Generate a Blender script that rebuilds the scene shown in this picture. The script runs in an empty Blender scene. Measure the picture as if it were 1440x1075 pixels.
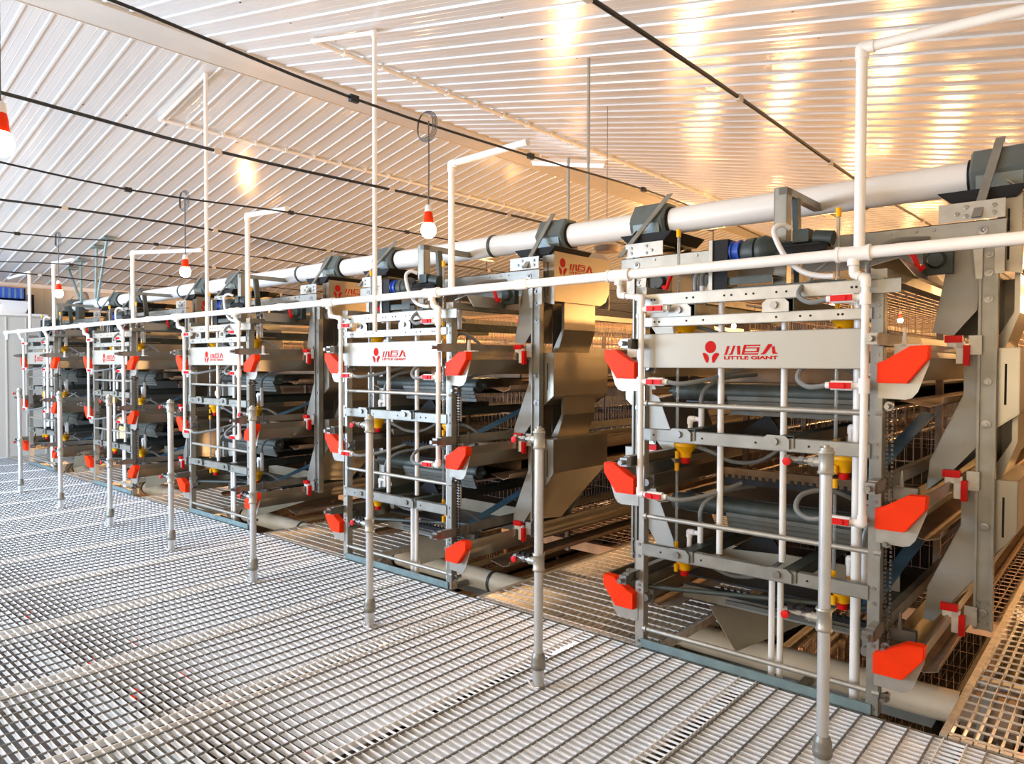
import bpy, math, random
from mathutils import Vector, Matrix
random.seed(4)
SC = bpy.context.scene
COL = SC.collection
PI = math.pi
PITCH = 2.87          # rack to rack
RW = 1.32             # rack width
XC = -RW/2            # middle of the first rack (its right edge is x=0)
LOW = -2.8            # storey below
RIDGE_X, RIDGE_Z, SLOPE = -5.95, 4.74, 0.207
WALL_L, WALL_R, WALL_F, WALL_B = -14.05, 3.2, -7.2, 34.0

# ------------------------------------------------------------------ materials
def new_mat(name):
    m = bpy.data.materials.new(name); m.use_nodes = True
    return m, m.node_tree.nodes, m.node_tree.links, m.node_tree.nodes['Principled BSDF']

def mat(name, col, rough=.5, metal=0., var=.0, scale=6., bump=0., spec=None, trans=0., stretch=None, dirt=None):
    m, N, L, P = new_mat(name)
    P.inputs['Base Color'].default_value = (*col, 1)
    P.inputs['Roughness'].default_value = rough
    P.inputs['Metallic'].default_value = metal
    if spec is not None: P.inputs['Specular IOR Level'].default_value = spec
    if trans: P.inputs['Transmission Weight'].default_value = trans
    if var or bump:
        tc = N.new('ShaderNodeTexCoord'); mp = N.new('ShaderNodeMapping')
        L.new(tc.outputs['Object'], mp.inputs[0])
        if stretch: mp.inputs['Scale'].default_value = stretch
        nz = N.new('ShaderNodeTexNoise'); nz.inputs['Scale'].default_value = scale; nz.inputs['Detail'].default_value = 5
        L.new(mp.outputs[0], nz.inputs['Vector'])
        cr = N.new('ShaderNodeValToRGB')
        d = dirt if dirt else tuple(c*(1-var) for c in col)
        cr.color_ramp.elements[0].position = .3; cr.color_ramp.elements[0].color = (*d, 1)
        cr.color_ramp.elements[1].position = .7; cr.color_ramp.elements[1].color = (*[min(1, c*(1+var*.4)) for c in col], 1)
        L.new(nz.outputs['Fac'], cr.inputs[0]); L.new(cr.outputs[0], P.inputs['Base Color'])
        if bump:
            b = N.new('ShaderNodeBump'); b.inputs['Strength'].default_value = bump; b.inputs['Distance'].default_value = .01
            L.new(nz.outputs['Fac'], b.inputs['Height']); L.new(b.outputs[0], P.inputs['Normal'])
    return m

def emis(name, col, s, base=(1, 1, 1)):
    m, N, L, P = new_mat(name)
    P.inputs['Base Color'].default_value = (*base, 1)
    P.inputs['Emission Color'].default_value = (*col, 1)
    P.inputs['Emission Strength'].default_value = s
    return m

GALV = mat('galvanised_steel', (.30, .29, .245), .42, .5, .20, 9, .05)
GALV_L = mat('bright_galvanised', (.42, .40, .34), .38, .45, .14, 14, .04)
GALV_D = mat('dull_green_galvanised', (.065, .078, .066), .5, .3, .25, 12)
SHEET = mat('hopper_sheet_steel', (.35, .315, .245), .30, .75, .14, 3, .03)
SHEET_G = mat('funnel_sheet_steel', (.38, .37, .32), .5, .35, .10, 4, .02)
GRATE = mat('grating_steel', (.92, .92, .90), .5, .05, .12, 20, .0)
GRATE_X = mat('shaded_cross_bars', (.22, .22, .21), .5, .4, .2, 20)  # darker than the long bars: low-angle shade put into the colour
GRATE_B = mat('aisle_grating_steel', (.72, .66, .56), .45, .45, .25, 20, .05)
RUST = mat('warm_lower_steel', (.36, .24, .15), .6, .3, .3, 10)
TEAL = mat('teal_primed_steel', (.22, .30, .29), .5, .35, .2, 12)
BOARD = mat('name_board_sheet', (.42, .39, .31), .45, .15, .05, 3)
PVC = mat('white_pvc', (.86, .83, .76), .32, 0, .05, 4)
PVC_BIG = mat('feed_pipe_pvc', (.84, .80, .72), .35, 0, .06, 2)
PVC_TAN = mat('dusty_pvc', (.74, .62, .44), .5, 0, .25, 3, dirt=(.60, .46, .29))
ORANGE = mat('orange_plastic', (.93, .040, .002), .5, 0, .06, 12, .05, spec=.15)
RED = mat('red_plastic', (.68, .010, .008), .45, spec=.2)
REDINK = mat('red_print', (.50, .010, .006), .6, spec=.1)
WHITE_PL = mat('white_plastic', (.85, .82, .77), .4)
YELLOW = mat('yellow_plastic', (.90, .44, .004), .4, spec=.25)
BLACK = mat('black_rubber', (.012, .012, .012), .6, spec=.2)
DKGREEN = mat('motor_green', (.03, .042, .036), .5, .1, .2, 8)
BLUE_PL = mat('blue_plastic', (.02, .08, .45), .35)
BLUE_STRIP = mat('blue_film_strip', (.13, .27, .40), .3, .3, .2, 6)
BELT = mat('manure_belt', (.028, .026, .024), .45, 0, .3, 6)
DARKGAP = mat('dark_slot', (.006, .006, .006), .8)
HOSE = mat('grey_hose', (.20, .21, .20), .35)
HOSE_L = mat('pale_conduit', (.70, .69, .65), .4)
BRASS = mat('brass', (.75, .42, .12), .3, .9)
CHROME = mat('zinc_bolts', (.26, .25, .23), .35, .8)
WIRE = mat('cage_wire', (.42, .29, .20), .5, .6, .2, 20)
TUBE_CLEAR = mat('clear_tube', (.75, .78, .76), .1, 0, trans=.75)
CEIL = mat('ceiling_sheet', (.74, .72, .675), .20, .12, .04, 2.2, .10, stretch=(.5, 5, .5))
RIDGEM = mat('ridge_trim', (.66, .61, .53), .4, .1, .06, 2)
WALLM = mat('wall_panel', (.70, .64, .54), .5, .05, .06, 2, stretch=(1, 1, .1))
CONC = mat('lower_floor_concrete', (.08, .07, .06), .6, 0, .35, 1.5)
CABLE = mat('black_cable', (.012, .012, .012), .5)
CABLE_G = mat('grey_cord', (.10, .095, .09), .5)
CORD_TIE = mat('pale_tie', (.62, .52, .42), .7)
BROWN = mat('brown_fan_grille', (.30, .22, .16), .6)
WOOD = mat('belt_end_tan', (.40, .25, .13), .6, 0, .3, 8)
SLATS = mat('olive_slats', (.11, .11, .085), .5, .2, .2, 8)
DROP = mat('drop_box_grey_green', (.15, .175, .16), .45, .4, .2, 8)
ZINC = mat('zinc_pipe', (.66, .67, .65), .32, .5, .1, 8)
APRON = mat('tan_apron_sheet', (.42, .34, .22), .45, .3, .15, 5)
CHAINM = mat('oily_chain', (.11, .10, .09), .4, .7)
BULB = emis('lit_bulb', (1, .80, .52), 30)
BULB_FAR = emis('lit_tube', (.75, .85, 1), 3)
LILAC = mat('wash_basin_grey', (.55, .54, .55), .4)

# ------------------------------------------------------------------ mesh builder
class MB:
    def __init__(s): s.v = []; s.f = []
    def add(s, vs, fs):
        n = len(s.v); s.v += [tuple(p) for p in vs]; s.f += [tuple(i+n for i in f) for f in fs]; return s
    def box(s, x0, x1, y0, y1, z0, z1):
        if x0 > x1: x0, x1 = x1, x0
        if y0 > y1: y0, y1 = y1, y0
        if z0 > z1: z0, z1 = z1, z0
        return s.add([(x0,y0,z0),(x1,y0,z0),(x1,y1,z0),(x0,y1,z0),(x0,y0,z1),(x1,y0,z1),(x1,y1,z1),(x0,y1,z1)],
                     [(3,2,1,0),(4,5,6,7),(0,1,5,4),(1,2,6,5),(2,3,7,6),(3,0,4,7)])
    def prism(s, poly, axis, a, b):
        """poly: list of 2D points; axis 'y': (x,z) extruded in y; 'x': (y,z) in x; 'z': (x,y) in z."""
        def P(p, t):
            return (p[0], t, p[1]) if axis == 'y' else (t, p[0], p[1]) if axis == 'x' else (p[0], p[1], t)
        n = len(poly)
        return s.add([P(p, a) for p in poly]+[P(p, b) for p in poly],
              [tuple(range(n)), tuple(range(2*n-1, n-1, -1))]+[((i+1) % n, i, n+i, n+(i+1) % n) for i in range(n)])
    def sheet(s, path, axis, a, b, t=.003):
        """thin folded sheet: open 2D path, thickness t, extruded"""
        for p, q in zip(path[:-1], path[1:]):
            d = (q[0]-p[0], q[1]-p[1]); l = math.hypot(*d) or 1; nx, ny = -d[1]/l*t/2, d[0]/l*t/2
            s.prism([(p[0]+nx, p[1]+ny), (q[0]+nx, q[1]+ny), (q[0]-nx, q[1]-ny), (p[0]-nx, p[1]-ny)], axis, a, b)
        return s
    def cyl(s, p, q, r, r2=None, n=16, cap=True):
        p = Vector(p); q = Vector(q); r2 = r if r2 is None else r2
        d = (q-p).normalized(); up = Vector((0,0,1)) if abs(d.z) < .9 else Vector((1,0,0))
        a = d.cross(up).normalized(); b = d.cross(a)
        vs = [p+(a*math.cos(2*PI*i/n)+b*math.sin(2*PI*i/n))*r for i in range(n)]+[q+(a*math.cos(2*PI*i/n)+b*math.sin(2*PI*i/n))*r2 for i in range(n)]
        fs = [(i, (i+1) % n, n+(i+1) % n, n+i) for i in range(n)]
        if cap: fs += [tuple(range(n-1, -1, -1)), tuple(range(n, 2*n))]
        return s.add(vs, fs)
    def lathe(s, c, prof, n=20, axis='z'):
        c = Vector(c); vs = []; m = len(prof)
        for r, h in prof:
            for i in range(n):
                a = 2*PI*i/n
                o = (r*math.cos(a), r*math.sin(a), h)
                if axis == 'x': o = (h, r*math.cos(a), r*math.sin(a))
                if axis == 'y': o = (r*math.sin(a), h, r*math.cos(a))
                vs.append(c+Vector(o))
        fs = [(k*n+i, k*n+(i+1) % n, (k+1)*n+(i+1) % n, (k+1)*n+i) for k in range(m-1) for i in range(n)]
        fs += [tuple(range(n-1, -1, -1)), tuple(range((m-1)*n, m*n))]
        return s.add(vs, fs)
    def tube(s, pts, r, n=8, smooth=0):
        P = [Vector(p) for p in pts]
        if smooth:
            Q = []
            for i in range(len(P)-1):
                p0 = P[max(i-1, 0)]; p1 = P[i]; p2 = P[i+1]; p3 = P[min(i+2, len(P)-1)]
                for k in range(smooth):
                    t = k/smooth
                    Q.append(.5*((2*p1)+(p2-p0)*t+(2*p0-5*p1+4*p2-p3)*t*t+(3*p1-p0-3*p2+p3)*t**3))
            Q.append(P[-1]); P = Q
        m = len(P); vs = []; prev = None
        for i in range(m):
            d = ((P[min(i+1, m-1)]-P[i]).normalized()+(P[i]-P[max(i-1, 0)]).normalized())
            if d.length < 1e-6: d = P[min(i+1, m-1)]-P[max(i-1, 0)]
            d.normalize()
            if prev is None:
                up = Vector((0,0,1)) if abs(d.z) < .9 else Vector((1,0,0)); a = d.cross(up).normalized()
            else: a = (prev-d*prev.dot(d)).normalized()
            b = d.cross(a); prev = a
            k = 1.
            if 0 < i < m-1:
                c = (P[i]-P[i-1]).normalized().dot((P[i+1]-P[i]).normalized()); k = 1/max(.5, math.sqrt(max(.01, (1+c)/2)))
            for j in range(n):
                t = 2*PI*j/n; vs.append(P[i]+(a*math.cos(t)+b*math.sin(t))*r*k)
        fs = [(i*n+j, i*n+(j+1) % n, (i+1)*n+(j+1) % n, (i+1)*n+j) for i in range(m-1) for j in range(n)]
        fs += [tuple(range(n-1, -1, -1)), tuple(range((m-1)*n, m*n))]
        return s.add(vs, fs)
    def pipe(s, pts, r, n=14, fit=1.28):
        """rigid pipe run with elbow sockets at each bend"""
        for p, q in zip(pts[:-1], pts[1:]): s.cyl(p, q, r, n=n)
        for i in range(1, len(pts)-1):
            c = Vector(pts[i])
            for o in (pts[i-1], pts[i+1]):
                d = (Vector(o)-c); l = min(d.length*.45, r*2.2); s.cyl(c, c+d.normalized()*l, r*fit, n=n)
            s.lathe(c, [(0.001,-r*fit)]+[(r*fit*math.cos(t), r*fit*math.sin(t)) for t in (-1.1,-.6,0,.6,1.1)]+[(0.001, r*fit)], n=n)
        return s
    def mirror(s, xc):
        s.v = [(2*xc-x, y, z) for x, y, z in s.v]; s.f = [f[::-1] for f in s.f]; return s
    def shift(s, dx=0, dy=0, dz=0):
        s.v = [(x+dx, y+dy, z+dz) for x, y, z in s.v]; return s
    def mesh(s, name, m, smooth=True):
        me = bpy.data.meshes.new(name); me.from_pydata(s.v, [], s.f)
        me.materials.append(m)
        if smooth:
            me.polygons.foreach_set('use_smooth', [True]*len(me.polygons)); me.set_sharp_from_angle(angle=math.radians(38))
        me.update(); return me
    def build(s, name, m, parent=None, loc=(0,0,0), smooth=True):
        o = bpy.data.objects.new(name, s.mesh(name, m, smooth)); COL.objects.link(o)
        o.location = loc
        if parent: o.parent = parent
        return o

def tag(o, label=None, cat=None, group=None, kind=None):
    if label: o['label'] = label
    if cat: o['category'] = cat
    if group: o['group'] = group
    if kind: o['kind'] = kind
    return o
def empty(name, loc=(0,0,0)):
    o = bpy.data.objects.new(name, None); COL.objects.link(o); o.location = loc; o.empty_display_size = .1
    return o
def struct(o): o['kind'] = 'structure'; return o
CH = {}
def index_children():
    CH.clear()
    for o in bpy.data.objects:
        if o.parent: CH.setdefault(o.parent.name, []).append(o)
def copy_tree(o, parent=None, skip=()):
    c = o.copy(); COL.objects.link(c); c.parent = parent
    for ch in CH.get(o.name, []):
        if ch.name.split('.')[0] in skip: continue
        copy_tree(ch, c, skip)
    return c
ORD = ['first', 'second', 'third', 'fourth', 'fifth']
RACK = ['front-most cage rack', 'second cage rack of the row', 'third cage rack of the row', 'fourth cage rack of the row', 'last cage rack by the end wall']

# ------------------------------------------------------------------ lettering
def font_text(txt, size, m, parent, loc, rot, name='lettering', sx=1.):
    c = bpy.data.curves.new(name, 'FONT'); c.body = txt; c.size = size; c.extrude = .0006; c.align_x = 'LEFT'
    c.materials.append(m); c.offset = .0009
    tmp = bpy.data.objects.new('tmp', c); COL.objects.link(tmp)
    dg = bpy.context.evaluated_depsgraph_get(); me = bpy.data.meshes.new_from_object(tmp.evaluated_get(dg))
    bpy.data.objects.remove(tmp)
    o = bpy.data.objects.new(name, me); COL.objects.link(o); o.parent = parent
    o.location = loc; o.rotation_euler = rot; o.scale = (sx, 1, 1)
    return o
def logo_polys():
    P = []
    P.append([(143+104*math.cos(t*PI/16), 213-108*math.sin(t*PI/16)) for t in range(32)])
    P.append([(-8,325),(10,315),(45,318),(85,345),(110,385),(115,430),(105,475),(88,495),(68,490),(30,430)])
    P.append([(308,345),(295,325),(270,315),(235,320),(195,345),(172,385),(168,430),(178,480),(200,497),(222,480),(260,420)])
    P.append([(450,200),(500,200),(447,352),(388,352),(395,338),(412,335)])
    P.append([(562,195),(604,195),(548,352),(478,352),(485,335),(512,333)])
    P.append([(632,200),(690,200),(690,352),(650,352),(636,335)])
    P.append([(755,183),(1045,183),(1038,208),(795,208)]); P.append([(755,183),(800,196),(762,330),(1008,330),(1002,352),(712,352)])
    P.append([(790,228),(1035,228),(1030,248),(785,248)]); P.append([(985,240),(1030,240),(1012,312),(972,296)])
    P.append([(772,292),(1018,292),(1010,312),(766,312)])
    P.append([(1175,178),(1240,175),(1245,200),(1140,330),(1110,350),(1045,350),(1055,332),(1082,322)])
    P.append([(1240,215),(1285,215),(1300,315),(1338,328),(1332,342),(1262,342),(1245,325)])
    return P
def logo(parent, x0, z0, k, y, mirror=False, xplane=None):
    """logo on a board facing -y (or +x when xplane is given). zoomed pixel (x,y)->metres"""
    for nm, sel in (('emblem', slice(0, 3)), ('lettering', slice(3, 99))):
        mb = MB()
        for p in logo_polys()[sel]:
            q = [(x0+(a-400)*k, z0-(b-350)*k) for a, b in p]
            if xplane is None: mb.prism(q, 'y', y-.0012, y)
            else: mb.prism([(c, d) for c, d in q], 'x', xplane, xplane+.0012)
        mb.build(nm, REDINK, parent, smooth=False)
    if xplane is None: t = font_text('LITTLE GIANT', 62*k*1.25, REDINK, parent, (x0-8*k, y-.0008, z0-80*k), (PI/2, 0, 0), sx=1.0)
    else: t = font_text('LITTLE GIANT', 62*k*1.25, REDINK, parent, (xplane+.0008, x0, z0-80*k), (PI/2, 0, PI/2), sx=1.0)
    w = max(v.co.x for v in t.data.vertices)-min(v.co.x for v in t.data.vertices)
    t.scale = (945*k/w, 1, 1)

# ================================================================== CAGE RACK prototype
TIER = [1.80, 1.125, .45]     # top of the side rail of each tier
CHAN = [(1.90, .052), (1.25, .065), (.578, .07)]
def make_rack():
    root = empty('cage_rack')
    C = GALV
    # uprights: folded C channels with punched holes
    for s in (0, 1):
        b = MB()
        b.box(-.052, 0, -.004, 0, 0, 2.06).box(-.055, -.052, -.004, .05, 0, 2.06).box(-.003, 0, -.004, .05, 0, 2.06)
        if s: b.mirror(XC)
        up = b.build('upright', GALV_L if s else C, root)
        for z in (.03, .33, .36, .53, .60, .98, 1.01, 1.22, 1.28, 1.54, 1.66, 1.70, 1.88, 1.93, 1.97, 2.02):
            h = MB().cyl((-.026, -.009, z), (-.026, -.003, z), .0095, n=6)
            if s: h.mirror(XC)
            h.build('bolt', CHROME, up)
        if s:
            for za, zb in ((1.80, 2.02), (.62, 1.2), (1.3, 1.5)): MB().box(-RW+.008, -RW+.021, -.006, -.003, za, zb).build('slot', DARKGAP, up)
    # cross channels
    def channel(z0, z1, m, y0=-.012, x0=-RW+.05, x1=-.05, holes=()):
        b = MB().box(x0, x1, y0, y0+.004, z0, z1).box(x0, x1, y0, y0+.035, z1-.004, z1).box(x0, x1, y0, y0+.035, z0, z0+.004)
        o = b.build('cross_channel', m, root)
        if holes:
            for x in holes: MB().cyl((x, y0-.002, (z0+z1)/2), (x, y0+.001, (z0+z1)/2), .006, n=8).build('bolt_hole', DARKGAP, o)
        return o
    channel(1.988, 2.055, GALV_L, holes=(-1.22,-1.2,-1.0,-.96,-.78,-.74,-.66,-.62,-.5,-.45,-.38,-.14,-.12), x0=-1.27, x1=-.03)
    MB().box(-.09, .075, -.03, -.02, 1.985, 2.05).box(-.09, .075, -.03, .02, 2.046, 2.05).build('top_bracket', C, root)
    channel(1.868, 1.922, GALV_L, holes=(-1.2,-1.17,-1.0,-.9,-.5,-.38,-.33,-.2,-.18))
    channel(1.213, 1.282, C, holes=(-1.2,-.9,-.6,-.33,-.27))
    channel(.542, .612, GALV, holes=(-1.15,-1.1,-.9,-.33))
    MB().box(-RW+.045, -.03, -.015, -.005, 0, .05).box(-RW+.045, -.03, -.015, .04, 0, .005).build('bottom_rail', TEAL, root)
    for z in (1.425, .768, .105):
        b = MB().cyl((-RW+.05, .01, z), (-.01, .01, z), .0135)
        b.cyl((-RW+.05, .01, z), (-RW+.07, .01, z), .02).cyl((-.03, .01, z), (.002, .01, z), .02, n=6)
        b.build('round_bar', GALV_L, root)
    # diagonal brace near the floor
    MB().cyl((-RW+.04, .07, .335), (-.05, .25, .43), .014).build('brace', GALV_D, root)
    # name board
    bd = MB().box(-RW+.045, -.085, -.022, -.016, 1.633, 1.826).box(-RW+.045, -.085, -.022, .0, 1.822, 1.826).box(-RW+.045, -.085, -.022, .0, 1.633, 1.637).build('name_board', BOARD, root)
    bd['label'] = 'pale sheet metal name board with red emblem'
    logo(bd, -.772, 1.705, .000305, -.0222)
    # longitudinal arms with rounded end plates
    for z, xs in ((1.955, (-1.035, -.50)), (1.262, (-1.03, -.49)), (.585, (-1.035, -.47))):
        for x in xs:
            a = MB().prism([(x-.068, z-.035), (x+.068, z-.035), (x+.068, z+.012), (x+.045, z+.032), (x-.045, z+.032), (x-.068, z+.012)], 'y', -.026, -.018).build('arm_plate', GALV_L if z > 1.9 else C, root)
            MB().cyl((x-.005, -.04, z), (x-.005, -.02, z), .019, n=10).build('bolt', CHROME, a)
            MB().box(x+.02, x+.09, -.018, 1.4, z+.028, z+.032).box(x+.086, x+.09, -.018, 1.4, z-.03, z+.032).box(x+.02, x+.024, -.018, 1.4, z-.03, z+.032).build('long_arm', GALV_D, root)
    # troughs, end caps, rails, clamping bolts for each tier and side
    for zt in TIER:
        dz = zt-1.80
        for s in (0, 1):
            def mk(b, name, m, par=root, **k):
                if s: b.mirror(XC)
                return b.build(name, m, par, **k)
            # orange cap: a shallow moulded shoe
            prof = [(-.012,1.572),(.108,1.572),(.19,1.682),(.192,1.738),(.12,1.735),(.10,1.722),(.02,1.672),(-.012,1.66)]
            p = [(x, z+dz) for x, z in prof]
            b = MB().prism(p, 'y', -.055, -.049)
            for (xa, za), (xb, zb) in zip(p, p[1:]+p[:1]):
                d = math.hypot(xb-xa, zb-za); nx, nz = (zb-za)/d*.003, -(xb-xa)/d*.003
                b.add([(xa-nx,-.05,za-nz),(xb-nx,-.05,zb-nz),(xb+nx,-.05,zb+nz),(xa+nx,-.05,za+nz),(xa-nx,.005,za-nz),(xb-nx,.005,zb-nz),(xb+nx,.005,zb+nz),(xa+nx,.005,za+nz)],
                      [(0,1,2,3),(7,6,5,4),(0,4,5,1),(1,5,6,2),(2,6,7,3),(3,7,4,0)])
            cap = mk(b, 'end_cap', ORANGE); cap['label'] = 'orange plastic trough end cap'
            # bracket plate behind the cap
            q = [(-.02,1.64),(-.02,1.498),(.095,1.494),(.122,1.502),(.145,1.53),(.19,1.66),(.19,1.70),(.12,1.70)]
            mk(MB().prism([(x, z+dz) for x, z in q], 'y', -.008, -.003), 'bracket_plate', GALV_L)
            if s and dz == 0:
                pass
            # feed trough
            path = [(.185,1.735),(.189,1.685),(.108,1.578),(.0,1.578),(-.005,1.66)]
            tr = mk(MB().sheet([(x, z+dz) for x, z in path], 'y', 0, 24, .004).box(.181, .194, 0, 24, 1.715+dz, 1.742+dz), 'feed_trough', SHEET)
            # side rail
            b = MB().box(-.005, 0, -.12, 24, zt-.06, zt).box(-.04, 0, -.12, 24, zt-.004, zt).box(-.04, 0, -.12, 24, zt-.06, zt-.056)
            rl = mk(b.shift(.012), 'side_rail', GALV)
            b = MB().box(-.035, .012, -.16, -.115, zt-.055, zt-.005).cyl((-.012, -.20, zt-.03), (-.012, -.15, zt-.03), .015, n=6)
            mk(b, 'rail_end', CHROME, rl)
            # upright white plastic post and small lug on the rail
            mk(MB().box(.02, .13, .10, .14, zt-.105, zt-.05).prism([(.05, zt-.06), (.07, zt-.06), (.066, zt+.03), (.060, zt+.03)], 'y', .10, .12), 'trough_bracket', WHITE_PL if dz == 0 else CHROME)
            # round motorlike roller end with square bearing plate
            b = MB().box(-.09, -.035, .05, .06, zt-.20, zt-.12).lathe((-.062, .0, zt-.16), [(.001,.0),(.022,.0),(.026,.03),(.026,.08),(.001,.08)], 12, 'y')
            mk(b, 'bearing', CHROME)
            # sloping side sheet / egg channel
            mk(MB().sheet([(-.03, zt-.33), (.10, zt-.36), (.16, zt-.34), (.165, zt-.31)], 'y', .45, 24, .004), 'egg_channel', RUST)
            if dz < 0 and not s:
                zz = zt-1.125
                MB().add([(-.17,.30,1.08+zz),(-.11,.26,1.06+zz),(.0,1.15,1.36+zz),(-.07,1.15,1.37+zz),(-.17,.30,1.088+zz),(-.11,.26,1.068+zz),(.0,1.15,1.368+zz),(-.07,1.15,1.378+zz)], [(3,2,1,0),(4,5,6,7),(0,1,5,4),(1,2,6,5),(2,3,7,6),(3,0,4,7)]).build('blue_scraper_strip', BLUE_STRIP, root)
        # manure belt, rollers, scraper slats
        z = zt-.26 if zt > .5 else zt-.10
        b = MB().box(-RW+.10, -.10, .42, 24, z-.012, z)
        if zt > .5: b.box(-RW+.10, -.10, .42, 24, z-.12, z-.11)
        b.build('manure_belt', BELT, root)
        if zt > .5: MB().cyl((-RW+.06, .36, z-.05), (-.06, .36, z-.05), .052, n=20).cyl((-RW+.02, .36, z-.05), (-.01, .36, z-.05), .016).build('belt_roller', GALV_D, root)
        b = MB()
        for k in range(4 if zt > .5 else 1): b.box(-RW+.42, -.08, .30+.012*k, .315+.012*k, z-.07-.028*k-.024, z-.07-.028*k)
        b.build('scraper_slats', SLATS, root)
        b = MB()
        for i in range(22): b.box(-.95+i*.04, -.934+i*.04, .345, .355, zt-.135, zt-.115)
        b.box(-.97, -.08, .345, .36, zt-.165, zt-.135)
        b.build('toothed_bar', BLACK, root)
        if zt > .5: MB().prism([(-.93, z-.32), (-.72, z-.17), (-.62, z-.30)], 'y', .45, .47).build('dark_gusset', BLACK, root)
        else:
            MB().add([(-1.15,.62,.10),(-.93,.52,-.10),(-.60,1.0,.06),(-.85,1.15,.16),(-1.15,.62,.105),(-.93,.52,-.095),(-.60,1.0,.065),(-.85,1.15,.165)], [(3,2,1,0),(4,5,6,7),(0,1,5,4),(1,2,6,5),(2,3,7,6),(3,0,4,7)]).build('tan_apron', APRON, root)
            MB().box(-RW+.1, -.1, .40, .43, zt-.24, zt-.16).box(-RW+.1, -.1, .40, .46, zt-.165, zt-.16).build('end_beam', GALV, root)
        MB().box(-RW+.12, -.12, .9, .92, z-.10, z+.10).build('belt_end_panel', WOOD if zt > .5 else APRON, root)
    # wire cages from y=1.5 backwards
    for ti, zt in enumerate(TIER):
        b = MB(); z0, z1 = zt-.24, zt+.30
        for x in (-.03, -RW+.03):
            y = 1.5
            while y < 12:
                b.box(x-.0015, x+.0015, y, y+.003, z0, z1); y += .045
            for z in (z0, z0+.06, z0+.12, z0+.30, z0+.36, z0+.45, z1): b.box(x-.002, x+.002, 1.5, 24, z-.002, z+.002)
        for y in (1.5, 2.7, 3.9, 5.1, 6.3, 8.7, 11.1, 15, 19, 23):
            xx = -RW+.03
            while xx < -.02: b.box(xx, xx+.003, y, y+.003, z0, z1); xx += .05
            for z in (z0, z0+.15, z0+.3, z1): b.box(-RW+.03, -.03, y-.002, y+.002, z-.002, z+.002)
        xx = -RW+.05
        while xx < -.02: b.box(xx, xx+.003, 1.2, 12, z1, z1+.003); xx += .06
        o = b.build('wire_cage', WIRE, root, smooth=False); o['kind'] = 'stuff'
    b = MB(); y = 1.45
    while y < 24: b.box(-.06, -.02, y, y+.03, 0, 2.0).box(-RW+.02, -RW+.06, y, y+.03, 0, 2.0); y += 1.2
    o = b.build('cage_post', RUST, root); o['kind'] = 'stuff'
    # drive chain and sprockets on the outside of the right upright
    b = MB()
    for x in (.012, .034):
        z = .62 if x < .02 else .62
        for i in range(58):
            zz = .33+i*.02
            b.box(x-.004, x+.004, .03, .046, zz, zz+.012)
    b.build('drive_chain', CHAINM, root)
    for z in (1.46, .82, .33, .09):
        b = MB().lathe((.022, .012, z), [(.001,0),(.022,0),(.022,.012),(.012,.012),(.012,.055),(.001,.055)], 12, 'y').cyl((.022, -.03, z), (.022, .02, z), .012, n=6)
        b.build('sprocket', CHROME, root)
    # roof of the rack: top long beams, plastic film roll
    MB().box(-.06, .01, .0, 24, 2.055, 2.10).build('top_long_beam', GALV, root)
    MB().box(-RW-.01, -RW+.06, .0, 24, 2.055, 2.10).build('top_long_beam', GALV, root)
    MB().prism([(-.75, 1.985), (-.35, 1.93), (-.35, 1.925), (-.75, 1.975)], 'y', .2, .5).build('tan_deflector', WOOD, root)
    MB().sheet([(-.10, 2.13), (.03, 2.16), (.10, 2.07)], 'y', .12, .9, .004).build('top_sheet', SHEET, root)
    return root

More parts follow.
